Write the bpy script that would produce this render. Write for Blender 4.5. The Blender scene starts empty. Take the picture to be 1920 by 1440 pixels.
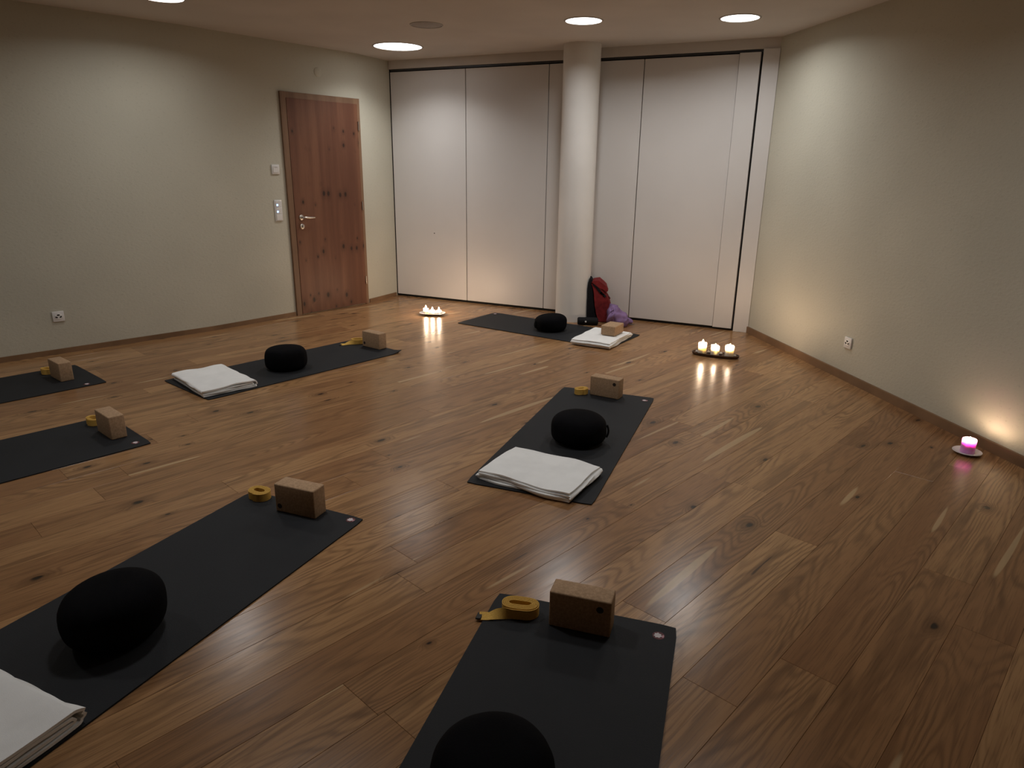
import bpy, bmesh, math, random
from mathutils import Vector, Matrix, noise

random.seed(7)
SC = bpy.context.scene
COL = SC.collection
R = math.radians

# ------------------------------------------------------------------ camera
CAM_H = 1.5381
cd = bpy.data.cameras.new('camera')
cam = bpy.data.objects.new('camera', cd)
COL.objects.link(cam)
SC.camera = cam
cd.sensor_fit = 'HORIZONTAL'
cd.sensor_width = 36.0
cd.lens = 36.0 * 1296.08 / 1920.0
cd.clip_start = 0.05
PITCH, ROLL = R(17.477), R(0.757)
fw = Vector((0, math.cos(PITCH), -math.sin(PITCH)))
rt = Vector((1, 0, 0))
up = rt.cross(fw)
rt2 = math.cos(ROLL) * rt + math.sin(ROLL) * up
up2 = -math.sin(ROLL) * rt + math.cos(ROLL) * up
cam.matrix_world = Matrix(((rt2.x, up2.x, -fw.x, 0), (rt2.y, up2.y, -fw.y, 0),
                           (rt2.z, up2.z, -fw.z, CAM_H), (0, 0, 0, 1)))

# ------------------------------------------------------------------ world, exposure, light levels
w = bpy.data.worlds.new('night')
SC.world = w
w.use_nodes = True
w.node_tree.nodes['Background'].inputs[0].default_value = (0.02, 0.022, 0.03, 1)
w.node_tree.nodes['Background'].inputs[1].default_value = 0.05
vs = SC.view_settings
vs.view_transform = 'Standard'
vs.look = 'None'
vs.gamma = 1.0
vs.use_curve_mapping = False
vs.exposure = 0.66

LAMP_COLOR = (1.0, 0.995, 0.985)
LAMP_RADIANCE = 32.0      # of a full lamp; each lamp has its own dimming factor
LAMP_SPREAD = 158.0
cy = SC.cycles
cy.max_bounces = 6
cy.diffuse_bounces = 4
cy.glossy_bounces = 2
cy.transmission_bounces = 2
cy.caustics_reflective = False
cy.caustics_refractive = False
cy.sample_clamp_indirect = 6.0
FLAME_COLOR = (1.0, 0.71, 0.47)
FLAME_STRENGTH = 680.0

CEIL = 2.648

# ------------------------------------------------------------------ node helpers
class NT:
    def __init__(self, name):
        self.m = bpy.data.materials.new(name)
        self.m.use_nodes = True
        self.t = self.m.node_tree
        self.b = self.t.nodes['Principled BSDF']

    def n(self, typ, **kw):
        nd = self.t.nodes.new(typ)
        ins = kw.pop('ins', {})
        for k, v in kw.items():
            setattr(nd, k, v)
        for k, v in ins.items():
            self.set(nd.inputs[k], v)
        return nd

    def set(self, sock, v):
        if isinstance(v, bpy.types.NodeSocket):
            self.t.links.new(v, sock)
        elif isinstance(v, (tuple, list)) and len(v) == 3 and sock.type == 'RGBA':
            sock.default_value = (*v, 1)
        else:
            sock.default_value = v

    def math(self, op, a, b=None, c=None, clamp=False):
        nd = self.n('ShaderNodeMath', operation=op, use_clamp=clamp)
        for i, v in enumerate((a, b, c)):
            if v is not None:
                self.set(nd.inputs[i], v)
        return nd.outputs[0]

    def vmath(self, op, a, b=None):
        nd = self.n('ShaderNodeVectorMath', operation=op)
        for i, v in enumerate((a, b)):
            if v is not None:
                self.set(nd.inputs[i], v)
        return nd.outputs[0]

    def mix(self, f, a, b, blend='MIX'):
        nd = self.n('ShaderNodeMix', data_type='RGBA', blend_type=blend)
        self.set(nd.inputs[0], f)
        self.set(nd.inputs[6], a)
        self.set(nd.inputs[7], b)
        return nd.outputs[2]

    def noise(self, vec, scale=5.0, detail=2.0, rough=0.5, dist=0.0):
        nd = self.n('ShaderNodeTexNoise', ins={'Scale': scale, 'Detail': detail, 'Roughness': rough, 'Distortion': dist})
        if vec is not None:
            self.set(nd.inputs['Vector'], vec)
        return nd.outputs[0]

    def ramp(self, f, lo, hi):
        nd = self.n('ShaderNodeMapRange', interpolation_type='SMOOTHSTEP')
        self.set(nd.inputs[0], f)
        nd.inputs[1].default_value = lo
        nd.inputs[2].default_value = hi
        return nd.outputs[0]

    def comb(self, x, y, z):
        nd = self.n('ShaderNodeCombineXYZ')
        for i, v in enumerate((x, y, z)):
            self.set(nd.inputs[i], v)
        return nd.outputs[0]

    def bump(self, h, strength=0.2, dist=0.01, normal=None):
        nd = self.n('ShaderNodeBump', ins={'Strength': strength, 'Distance': dist, 'Height': h})
        if normal is not None:
            self.set(nd.inputs['Normal'], normal)
        return nd.outputs[0]

    def out(self, color=None, rough=None, spec=None, metal=None, normal=None, **kw):
        for key, v in (('Base Color', color), ('Roughness', rough), ('Specular IOR Level', spec),
                       ('Metallic', metal), ('Normal', normal)):
            if v is not None:
                self.set(self.b.inputs[key], v)
        for k, v in kw.items():
            self.set(self.b.inputs[k], v)
        return self.m


def simple(name, col, rough=0.6, var=0.06, scale=12.0, spec=0.4, metal=0.0, bump=0.0, bscale=None):
    g = NT(name)
    tc = g.n('ShaderNodeTexCoord').outputs['Object']
    nz = g.noise(tc, scale, 3)
    dark = tuple(c * (1 - var * 2) for c in col)
    light = tuple(min(1, c * (1 + var * 2)) for c in col)
    c = g.mix(g.ramp(nz, 0.3, 0.7), dark, light)
    nrm = g.bump(g.noise(tc, bscale or scale * 8, 3), bump, 0.004) if bump else None
    return g.out(c, rough, spec, metal, nrm)


def emitter(name, col, strength):
    g = NT(name)
    return g.out((0.8, 0.8, 0.8), 0.5, **{'Emission Color': (*col, 1), 'Emission Strength': strength})


# ---- oak floor
def oak(name, dark=(0.235, 0.112, 0.048), light=(0.43, 0.242, 0.108)):
    g = NT(name)
    tc = g.n('ShaderNodeTexCoord').outputs['Object']
    info = g.n('ShaderNodeObjectInfo')
    rnd = info.outputs['Random']
    own = g.n('ShaderNodeSeparateColor', ins={0: info.outputs['Color']}).outputs[0]
    off = g.comb(g.math('MULTIPLY', rnd, 53.7), g.math('MULTIPLY', rnd, 17.3), g.math('MULTIPLY', rnd, 29.1))
    p = g.vmath('ADD', tc, off)

    def st(sx, sy, dz=0.0):
        return g.vmath('MULTIPLY', g.vmath('ADD', p, (0, 0, dz)) if dz else p, (sx, sy, 1.0))
    wob = g.noise(st(4.5, 18), 1.0, 1)
    # knots: a sparse cell pattern, only some of the cells carry one
    jit = g.n('ShaderNodeCombineXYZ', ins={0: g.math('MULTIPLY', wob, 0.10), 1: g.math('MULTIPLY', wob, 0.16)}).outputs[0]
    vor = g.n('ShaderNodeTexVoronoi', voronoi_dimensions='2D', feature='F1',
              ins={'Vector': g.vmath('ADD', st(2.1, 4.2), jit), 'Scale': 1.0, 'Randomness': 1.0})
    pick = g.n('ShaderNodeSeparateColor', ins={0: vor.outputs['Color']})
    on = g.math('GREATER_THAN', pick.outputs[0], 0.73)
    d = g.math('DIVIDE', vor.outputs['Distance'], g.math('ADD', 0.35, pick.outputs[1]))
    core = g.math('MULTIPLY', g.ramp(d, 0.062, 0.022), on)
    halo = g.math('MULTIPLY', g.ramp(d, 0.21, 0.03), on)
    # growth-ring contours of a stretched field, bent around the knots
    n1 = g.noise(st(0.55, 4.6), 1.0, 1, 0.45)
    n1 = g.math('ADD', n1, g.math('MULTIPLY', halo, 0.10))
    ph = g.math('MULTIPLY_ADD', n1, 175.0, g.math('MULTIPLY', wob, 7.0))
    ring = g.math('POWER', g.math('MULTIPLY_ADD', g.math('SINE', ph), 0.5, 0.5), 2.0)
    blot = g.noise(st(1.4, 6, 17.0), 1.0, 2, 0.6)
    ring = g.math('MULTIPLY', ring, g.math('ADD', 0.22, g.math('MULTIPLY', g.ramp(blot, 0.40, 0.60), 0.78)))
    fib = g.noise(st(6, 190), 1.0, 2, 0.65)
    streak = g.noise(st(1.2, 15, 9.0), 1.0, 3, 0.62)
    tone = g.math('SUBTRACT', g.math('ADD', g.math('MULTIPLY', own, 0.72), g.math('MULTIPLY', blot, 0.60)), 0.15, clamp=True)
    base = g.mix(tone, dark, light)
    base = g.mix(g.math('MULTIPLY', g.ramp(streak, 0.50, 0.68), 0.55), base, tuple(c * 0.52 for c in dark))
    base = g.mix(g.math('MULTIPLY', ring, 0.50), base, tuple(c * 0.42 for c in dark))
    base = g.mix(g.math('MULTIPLY', g.ramp(fib, 0.48, 0.70), 0.50), base, tuple(c * 0.48 for c in dark))
    # pale sapwood flashes
    sap = g.noise(st(1.0, 13, 31.0), 1.0, 0, 0.4)
    base = g.mix(g.math('MULTIPLY', g.ramp(sap, 0.785, 0.805), 0.60), base, (0.52, 0.37, 0.20))
    base = g.mix(g.math('MULTIPLY', halo, 0.60), base, tuple(c * 0.40 for c in dark))
    base = g.mix(g.math('MULTIPLY', core, 0.93), base, (0.012, 0.009, 0.007))
    # thin dark drying cracks
    ckm = g.math('MULTIPLY', g.ramp(streak, 0.735, 0.765), 0.75)
    base = g.mix(ckm, base, (0.025, 0.016, 0.011))
    hgt = g.math('MULTIPLY_ADD', wob, 1.3, g.math('MULTIPLY', fib, 0.30))
    nrm = g.bump(hgt, 0.20, 0.0012)
    rough = g.math('MULTIPLY_ADD', fib, 0.12, 0.18)
    return g.out(base, rough, 0.32, 0.0, nrm)


M = {}
M['oak'] = oak('oak_floor')
M['oak_trim'] = simple('oak_baseboard', (0.205, 0.118, 0.062), 0.55, 0.10, 3.0, 0.3)


def door_wood(name, base_d, base_l, knots=True):
    g = NT(name)
    tc = g.n('ShaderNodeTexCoord').outputs['Object']
    x, y, z = g.n('ShaderNodeSeparateXYZ', ins={0: tc}).outputs
    band = g.noise(g.comb(g.math('MULTIPLY', x, 9), y, g.math('MULTIPLY', z, 0.35)), 1.0, 2, 0.5)
    fib = g.noise(g.comb(g.math('MULTIPLY', x, 130), y, g.math('MULTIPLY', z, 4)), 1.0, 3, 0.6)
    c = g.mix(g.ramp(band, 0.3, 0.7), base_d, base_l)
    c = g.mix(g.math('MULTIPLY', g.ramp(fib, 0.45, 0.75), 0.35), c, tuple(v * 0.6 for v in base_d))
    if knots:
        # knot clusters in four rows up the leaf
        zr = g.math('ABSOLUTE', g.math('SUBTRACT', g.math('FRACT', g.math('DIVIDE', g.math('ADD', z, 0.17), 0.56)), 0.5))
        row = g.ramp(zr, 0.26, 0.12)
        vo = g.n('ShaderNodeTexVoronoi', voronoi_dimensions='2D', feature='F1',
                 ins={'Vector': g.comb(g.math('MULTIPLY', x, 9.0), g.math('MULTIPLY', z, 5.5), 0.0), 'Scale': 1.0})
        pk = g.n('ShaderNodeSeparateColor', ins={0: vo.outputs['Color']})
        on = g.math('MULTIPLY', g.math('GREATER_THAN', pk.outputs[0], 0.38), row)
        kd = g.math('DIVIDE', vo.outputs['Distance'], g.math('ADD', 0.75, g.math('MULTIPLY', pk.outputs[1], 1.2)))
        halo = g.math('MULTIPLY', g.ramp(kd, 0.32, 0.06), on)
        core = g.math('MULTIPLY', g.ramp(kd, 0.11, 0.05), on)
        c = g.mix(g.math('MULTIPLY', halo, 0.5), c, tuple(v * 0.55 for v in base_d))
        c = g.mix(g.math('MULTIPLY', core, 0.85), c, (0.02, 0.012, 0.008))
    nrm = g.bump(fib, 0.12, 0.001)
    return g.out(c, 0.5, 0.35, 0.0, nrm)


M['door_leaf'] = door_wood('knotty_door_veneer', (0.125, 0.050, 0.028), (0.185, 0.082, 0.045))
M['door_frame'] = door_wood('oak_door_frame', (0.17, 0.095, 0.055), (0.235, 0.138, 0.08), False)


def plaster(name, col):
    g = NT(name)
    tc = g.n('ShaderNodeTexCoord').outputs['Object']
    big = g.noise(tc, 1.3, 1)
    fine = g.noise(g.vmath('MULTIPLY', tc, (42, 42, 70)), 1.0, 2, 0.6)
    c = g.mix(g.ramp(big, 0.3, 0.7), tuple(v * 0.94 for v in col), tuple(v * 1.03 for v in col))
    c = g.mix(g.math('MULTIPLY', g.ramp(fine, 0.58, 0.82), 0.45), c, tuple(v * 0.70 for v in col))
    return g.out(c, 0.9, 0.15, 0.0, g.bump(fine, 0.40, 0.004))


M['clay'] = plaster('clay_plaster', (0.53, 0.510, 0.422))
M['ceiling'] = simple('ceiling_paint', (0.60, 0.56, 0.52), 0.85, 0.02, 1.5, 0.2, 0, 0.05, 60)
M['panel'] = simple('white_panel', (0.635, 0.612, 0.592), 0.45, 0.015, 1.0, 0.35)
M['column'] = simple('white_column_paint', (0.69, 0.668, 0.635), 0.75, 0.02, 2.0, 0.25, 0, 0.08, 70)
M['header'] = simple('header_paint', (0.60, 0.565, 0.53), 0.7, 0.02, 2.0)
M['black_seal'] = simple('black_brush_seal', (0.008, 0.008, 0.008), 0.9, 0.05, 20)
M['track'] = simple('dark_aluminium_track', (0.05, 0.052, 0.055), 0.45, 0.05, 15, 0.5, 0.3)
M['mat'] = simple('charcoal_mat_rubber', (0.0160, 0.0175, 0.0200), 0.70, 0.03, 4, 0.22, 0, 0.25, 420)
M['zafu'] = simple('black_cotton', (0.0035, 0.0035, 0.0045), 0.95, 0.1, 10, 0.08, 0, 0.3, 260)
M['zafu_strap'] = simple('black_webbing', (0.010, 0.010, 0.011), 0.8, 0.1, 30, 0.2)


def cork():
    g = NT('cork')
    tc = g.n('ShaderNodeTexCoord').outputs['Object']
    v = g.n('ShaderNodeTexVoronoi', ins={'Vector': tc, 'Scale': 210.0})
    n = g.noise(tc, 90, 4, 0.6)
    c = g.mix(g.ramp(n, 0.3, 0.7), (0.37, 0.24, 0.14), (0.50, 0.335, 0.205))
    c = g.mix(g.math('MULTIPLY', g.ramp(v.outputs['Distance'], 0.25, 0.7), 0.18), c, (0.16, 0.095, 0.055))
    return g.out(c, 0.85, 0.2, 0, g.bump(n, 0.2, 0.001))


M['cork'] = cork()
M['print'] = simple('dark_print', (0.030, 0.020, 0.014), 0.85, 0.05, 40)


def webbing():
    g = NT('yellow_webbing')
    tc = g.n('ShaderNodeTexCoord').outputs['Object']
    n = g.noise(g.vmath('MULTIPLY', tc, (300, 300, 900)), 1.0, 2)
    c = g.mix(g.ramp(n, 0.3, 0.7), (0.58, 0.335, 0.070), (0.78, 0.49, 0.12))
    return g.out(c, 0.8, 0.2, 0, g.bump(n, 0.3, 0.0006))


M['strap'] = webbing()
M['buckle'] = simple('black_plastic_buckle', (0.012, 0.012, 0.012), 0.4, 0.05, 20)


def cotton(name, col):
    g = NT(name)
    tc = g.n('ShaderNodeTexCoord').outputs['Object']
    wv = g.noise(g.vmath('MULTIPLY', tc, (420, 420, 420)), 1.0, 2)
    big = g.noise(tc, 9, 3)
    c = g.mix(g.ramp(big, 0.3, 0.7), tuple(v * 0.93 for v in col), col)
    h = g.math('ADD', wv, g.math('MULTIPLY', g.noise(tc, 26, 3), 1.6))
    return g.out(c, 0.95, 0.1, 0, g.bump(h, 0.35, 0.0012), **{'Sheen Weight': 0.15})


M['blanket'] = cotton('white_cotton_blanket', (0.88, 0.885, 0.87))
M['white'] = simple('white_plastic', (0.72, 0.71, 0.69), 0.4, 0.01, 10)
M['hole'] = simple('dark_socket_hole', (0.01, 0.009, 0.008), 0.8, 0.05, 30)
M['metal'] = simple('brushed_steel', (0.62, 0.58, 0.53), 0.3, 0.03, 60, 0.5, 1.0)
M['led'] = emitter('blue_led', (0.10, 0.28, 1.0), 14.0)
M['grille'] = simple('speaker_grille', (0.36, 0.33, 0.31), 0.7, 0.05, 200)
M['trimring'] = simple('lamp_trim_ring', (0.40, 0.37, 0.34), 0.5, 0.02, 20)
M['lamp'] = emitter('lamp_diffuser', LAMP_COLOR, 3.0)
M['flame'] = emitter('flame', FLAME_COLOR, FLAME_STRENGTH)
M['logo_red'] = simple('emblem_red', (0.10, 0.018, 0.022), 0.6, 0.05, 60)
M['logo_white'] = simple('emblem_white', (0.62, 0.56, 0.57), 0.6, 0.03, 60)
M['logo_pink'] = simple('emblem_pink', (0.55, 0.28, 0.33), 0.6, 0.03, 60)
M['ceramic'] = simple('white_ceramic', (0.74, 0.71, 0.68), 0.18, 0.01, 10, 0.5)
M['traywood'] = simple('dark_stained_wood', (0.075, 0.038, 0.020), 0.45, 0.15, 25, 0.4)
M['pebble'] = simple('pale_pebble', (0.62, 0.54, 0.46), 0.4, 0.1, 30, 0.5)
M['wick'] = simple('charred_wick', (0.015, 0.012, 0.010), 0.9, 0.05, 50)
M['bag_red'] = simple('red_canvas', (0.175, 0.016, 0.018), 0.75, 0.12, 18, 0.2, 0, 0.3, 300)
M['bag_darkred'] = simple('dark_red_canvas', (0.10, 0.010, 0.012), 0.75, 0.12, 18, 0.2, 0, 0.3, 300)
M['bag_black'] = simple('black_nylon', (0.008, 0.008, 0.010), 0.8, 0.1, 30, 0.15, 0, 0.2, 200)
M['lavender'] = simple('lavender_knit', (0.225, 0.145, 0.285), 0.95, 0.08, 14, 0.1, 0, 0.4, 260)
M['spk_body'] = simple('black_mesh_fabric', (0.006, 0.006, 0.007), 0.75, 0.1, 60, 0.2, 0, 0.3, 400)


def wax(name, col, radius, scale):
    g = NT(name)
    return g.out((*col, 1), 0.45, 0.35, **{'Subsurface Weight': 1.0, 'Subsurface Radius': radius, 'Subsurface Scale': scale})


M['wax_white'] = wax('ivory_wax', (0.93, 0.88, 0.78), (1.0, 1.0, 1.0), 0.022)
M['wax_purple'] = wax('purple_wax', (0.78, 0.36, 0.73), (1.0, 1.0, 1.0), 0.018)


# ------------------------------------------------------------------ object helpers
def link(name, me, mat, parent=None, loc=None, rot=None):
    o = bpy.data.objects.new(name, me)
    COL.objects.link(o)
    if mat is not None and not me.materials:
        me.materials.append(M[mat] if isinstance(mat, str) else mat)
    if parent is not None:
        o.parent = parent
    if loc is not None:
        o.location = loc
    if rot is not None:
        o.rotation_euler = rot
    return o


def tag(o, label=None, cat=None, group=None, kind=None):
    if label:
        o['label'] = label
    if cat:
        o['category'] = cat
    if group:
        o['group'] = group
    if kind:
        o['kind'] = kind
    return o


def empty(name, loc=(0, 0, 0), rz=0.0):
    o = bpy.data.objects.new(name, None)
    COL.objects.link(o)
    o.empty_display_size = 0.05
    o.location = loc
    o.rotation_euler = (0, 0, rz)
    return o


def finish(bm, name, smooth=False, sharp=None):
    bmesh.ops.recalc_face_normals(bm, faces=bm.faces)
    me = bpy.data.meshes.new(name)
    bm.to_mesh(me)
    bm.free()
    if smooth:
        for p in me.polygons:
            p.use_smooth = True
        if sharp is not None:
            me.set_sharp_from_angle(angle=R(sharp))
    return me


def box_bm(x0, x1, y0, y1, z0, z1, bev=0.0, seg=2):
    bm = bmesh.new()
    bmesh.ops.create_cube(bm, size=1.0)
    for v in bm.verts:
        v.co = Vector((x0 + (v.co.x + .5) * (x1 - x0), y0 + (v.co.y + .5) * (y1 - y0), z0 + (v.co.z + .5) * (z1 - z0)))
    if bev > 0:
        bmesh.ops.bevel(bm, geom=list(bm.edges), offset=bev, segments=seg, profile=0.5, affect='EDGES')
    return bm


def box(name, x0, x1, y0, y1, z0, z1, bev=0.0, seg=2):
    return finish(box_bm(x0, x1, y0, y1, z0, z1, bev, seg), name, bev > 0, 40)


def lathe(name, prof, n=40, smooth=True, sharp=35, sx=1.0, sy=1.0, warp=None):
    """prof: list of (r, z) from the axis at the bottom to the axis at the top."""
    bm = bmesh.new()
    rings = []
    for r, z in prof:
        if r < 1e-6:
            rings.append([bm.verts.new((0, 0, z))])
        else:
            ring = []
            for k in range(n):
                a = 2 * math.pi * k / n
                p = Vector((r * math.cos(a) * sx, r * math.sin(a) * sy, z))
                if warp:
                    p = warp(p, a)
                ring.append(bm.verts.new(p))
            rings.append(ring)
    for a, b in zip(rings, rings[1:]):
        for k in range(n):
            k2 = (k + 1) % n
            if len(a) == 1 and len(b) == 1:
                continue
            if len(a) == 1:
                bm.faces.new((a[0], b[k2], b[k]))
            elif len(b) == 1:
                bm.faces.new((a[k], a[k2], b[0]))
            else:
                bm.faces.new((a[k], a[k2], b[k2], b[k]))
    return finish(bm, name, smooth, sharp)


def prism(name, poly, z0, z1):
    bm = bmesh.new()
    lo = [bm.verts.new((x, y, z0)) for x, y in poly]
    hi = [bm.verts.new((x, y, z1)) for x, y in poly]
    n = len(poly)
    bm.faces.new(lo[::-1])
    bm.faces.new(hi)
    for k in range(n):
        bm.faces.new((lo[k], lo[(k + 1) % n], hi[(k + 1) % n], hi[k]))
    return finish(bm, name)


def sweep_wall(name, pts, thick, z0, z1, side=1, smooth=True):
    """A wall along a polyline, `thick` deep on its `side`."""
    bm = bmesh.new()
    P = [Vector((x, y)) for x, y in pts]
    out = []
    for i, p in enumerate(P):
        d = Vector((0, 0))
        if i > 0:
            d += (P[i] - P[i - 1]).normalized()
        if i < len(P) - 1:
            d += (P[i + 1] - P[i]).normalized()
        d.normalize()
        nrm = Vector((-d.y, d.x)) * side
        out.append(p + nrm * thick)
    cols = []
    for a, b in zip(P, out):
        cols.append([bm.verts.new((a.x, a.y, z0)), bm.verts.new((a.x, a.y, z1)), bm.verts.new((b.x, b.y, z1)), bm.verts.new((b.x, b.y, z0))])
    for a, b in zip(cols, cols[1:]):
        for k in range(4):
            bm.faces.new((a[k], a[(k + 1) % 4], b[(k + 1) % 4], b[k]))
    bm.faces.new(cols[0])
    bm.faces.new(cols[-1][::-1])
    return finish(bm, name, smooth, 30)


def tube(name, pts, r, n=10, closed=False, smooth=True):
    bm = bmesh.new()
    P = [Vector(p) for p in pts]
    N = len(P)
    rings = []
    prev = None
    for i in range(N):
        if closed:
            d = (P[(i + 1) % N] - P[i - 1]).normalized()
        else:
            d = (P[min(i + 1, N - 1)] - P[max(i - 1, 0)]).normalized()
        if prev is None:
            a = Vector((0, 0, 1)) if abs(d.z) < 0.9 else Vector((1, 0, 0))
            u = d.cross(a).normalized()
        else:
            u = (prev - d * prev.dot(d)).normalized()
        prev = u
        v = d.cross(u)
        rr = r[i] if isinstance(r, (list, tuple)) else r
        rings.append([bm.verts.new(P[i] + rr * (math.cos(2 * math.pi * k / n) * u + math.sin(2 * math.pi * k / n) * v)) for k in range(n)])
    rng = range(N) if closed else range(N - 1)
    for i in rng:
        a, b = rings[i], rings[(i + 1) % N]
        for k in range(n):
            bm.faces.new((a[k], a[(k + 1) % n], b[(k + 1) % n], b[k]))
    if not closed:
        bm.faces.new(rings[0][::-1])
        bm.faces.new(rings[-1])
    return finish(bm, name, smooth, 50)


# ------------------------------------------------------------------ the room
LEFT = [(-6.60, 2.73), (-4.06, 5.27), (-3.52, 5.81), (-2.87, 6.47), (-2.305, 7.185), (-1.69, 7.955), (-1.432, 8.482)]
PA, PB = Vector((-1.428, 8.480)), Vector((2.330, 6.698))       # foot of the folding partition
RW0, RW1 = Vector((2.318, 6.700)), Vector((3.616, -1.80))
BACKL, BACKR = (-5.2, -1.8), (3.616, -1.80)

wl = link('wall_left', sweep_wall('wall_left', LEFT, 0.15, -0.02, CEIL + 0.02, 1), 'clay')
tag(wl, 'beige clay-plastered wall with the wooden door', kind='structure')
d = (RW1 - RW0).normalized()
wr = link('wall_right', sweep_wall('wall_right', [tuple(RW0 - d * 0.0), tuple(RW1)], 0.15, -0.02, CEIL + 0.02, 1), 'clay')
tag(wr, 'beige clay-plastered wall beside the candles', kind='structure')
wf = link('wall_front', sweep_wall('wall_front', [BACKR, BACKL], 0.15, -0.02, CEIL + 0.02, -1), 'clay')
tag(wf, 'beige wall behind the camera', kind='structure')
wo = link('wall_side', sweep_wall('wall_side', [BACKL, LEFT[0]], 0.15, -0.02, CEIL + 0.02, 1), 'clay')
tag(wo, 'beige wall out of view on the left', kind='structure')

ROOM = [(-6.75, 2.70), (-5.35, -1.95), (3.78, -1.95), (2.46, 6.74), (2.36, 6.80), (-1.36, 8.62), (-1.55, 8.62), (-2.35, 7.72)]
ce = link('ceiling', prism('ceiling', [(-6.9, 2.7), (-5.5, -2.1), (3.9, -2.1), (2.6, 7.0), (-1.3, 8.85), (-1.75, 8.75)], CEIL, CEIL + 0.1), 'ceiling')
tag(ce, 'plain off-white ceiling', kind='structure')

# floor: one board per plank, laid at 46.6 degrees
ANG = R(46.6)
U = Vector((math.cos(ANG), math.sin(ANG)))
V = Vector((math.sin(ANG), -math.cos(ANG)))
PW, PL = 0.185, 2.20
floor = link('floor', prism('subfloor', ROOM, -0.05, -0.014), 'black_seal')
tag(floor, 'brown oak plank floor', kind='structure')


def clip(poly, a, b):
    """keep what lies left of a->b"""
    out = []
    n = len(poly)
    e = b - a

    def s(p):
        return e.x * (p.y - a.y) - e.y * (p.x - a.x)
    for i in range(n):
        p, q = poly[i], poly[(i + 1) % n]
        sp, sq = s(p), s(q)
        if sp >= 0:
            out.append(p)
        if (sp >= 0) != (sq >= 0):
            t = sp / (sp - sq)
            out.append(p + (q - p) * t)
    return out


HULL = [Vector(p) for p in [(-6.75, 2.70), (-5.35, -1.95), (3.78, -1.95), (2.46, 6.74), (-1.33, 8.60), (-1.55, 8.60)]]


def plank_mesh(poly):
    c = sum(poly, Vector((0, 0))) / len(poly)
    bm = bmesh.new()
    top, rim, bot = [], [], []
    n = len(poly)
    for i in range(n):
        p = poly[i]
        d0 = (p - poly[i - 1]).normalized()
        d1 = (poly[(i + 1) % n] - p).normalized()
        n0, n1 = Vector((-d0.y, d0.x)), Vector((-d1.y, d1.x))
        nb = n0 + n1
        nb = nb / max(0.4, nb.dot(n0)) if nb.length > 1e-6 else n0
        a = p + nb * 0.0003
        t = p + nb * 0.0011
        top.append(bm.verts.new((t.x, t.y, 0)))
        rim.append(bm.verts.new((a.x, a.y, -0.0008)))
        bot.append(bm.verts.new((a.x, a.y, -0.013)))
    bm.faces.new(top)
    for i in range(n):
        j = (i + 1) % n
        bm.faces.new((top[i], rim[i], rim[j], top[j]))
        bm.faces.new((rim[i], bot[i], bot[j], rim[j]))
    return finish(bm, 'plank')


JOINT = {0: 2.815, 2: 2.005, -3: 0.93, -5: 1.42, -12: 1.306, -11: 2.08, -4: 0.34, 1: 3.9, -1: 1.9, -2: 3.15, 3: 0.75, 4: 2.62}
TONE = {(0, 0): 1.15, (0, 1): 0.15, (2, 1): 0.0, (2, 0): 0.45, (1, 0): 0.35, (3, 0): 0.1, (3, 1): 0.2, (4, 0): 0.05, (4, 1): 0.1, (-1, 1): 0.1, (-2, 0): 0.9, (-2, 1): 0.8, (-3, 1): 0.3}
V0 = -1.03           # row 0 spans V0 .. V0+PW
share = {}
rj = random.Random(3)
for row in range(-36, 46):
    v0 = V0 + row * PW
    j = JOINT.get(row, rj.uniform(0, PL))
    rj.random()
    for k in range(-6, 7):
        u0 = j + (k - 1) * PL
        corners = [U * u0 + V * v0, U * u0 + V * (v0 + PW), U * (u0 + PL) + V * (v0 + PW), U * (u0 + PL) + V * v0]
        area = sum(corners[i].x * corners[(i + 1) % 4].y - corners[i].y * corners[(i + 1) % 4].x for i in range(4))
        if area < 0:
            corners.reverse()
        cl = corners
        for a, b in zip(HULL, HULL[1:] + HULL[:1]):
            cl = clip(cl, a, b)
            if len(cl) < 3:
                break
        if len(cl) < 3:
            continue
        ar = 0.5 * sum(cl[i].x * cl[(i + 1) % len(cl)].y - cl[i].y * cl[(i + 1) % len(cl)].x for i in range(len(cl)))
        if ar < 0.004:
            continue
        c = U * (u0 + PL / 2) + V * (v0 + PW / 2)
        loc = [Vector(((p - c).dot(U), (p - c).dot(-V))) for p in cl]
        # drop doubled corners
        loc = [p for i, p in enumerate(loc) if (p - loc[i - 1]).length > 1e-4]
        full = abs(ar - PW * PL) < 1e-4
        if full:
            if 'full' not in share:
                share['full'] = plank_mesh(loc)
            me = share['full']
        else:
            me = plank_mesh(loc)
        tone = TONE.get((row, k), rj.random())
        pk = link('plank', me, 'oak', floor, (c.x, c.y, 0), (0, 0, ANG))
        pk.color = (tone, tone, tone, 1)

# baseboards
bl = link('baseboard_left', sweep_wall('baseboard_left', [LEFT[0], *LEFT[1:4], (-2.300, 7.191)], 0.012, 0.0, 0.043, -1), 'oak_trim')
tag(bl, 'low oak baseboard along the wall with the outlet', kind='structure')
b2 = link('baseboard_back', sweep_wall('baseboard_back', [(-1.676, 7.978), (-1.445, 8.452)], 0.012, 0.0, 0.043, -1), 'oak_trim')
tag(b2, 'short oak baseboard between the door and the partition', kind='structure')
br = link('baseboard_right', sweep_wall('baseboard_right', [tuple(RW0 + d * 0.004), tuple(RW1)], 0.016, 0.0, 0.062, -1), 'oak_trim')
tag(br, 'oak baseboard along the wall beside the candles', kind='structure')

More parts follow.
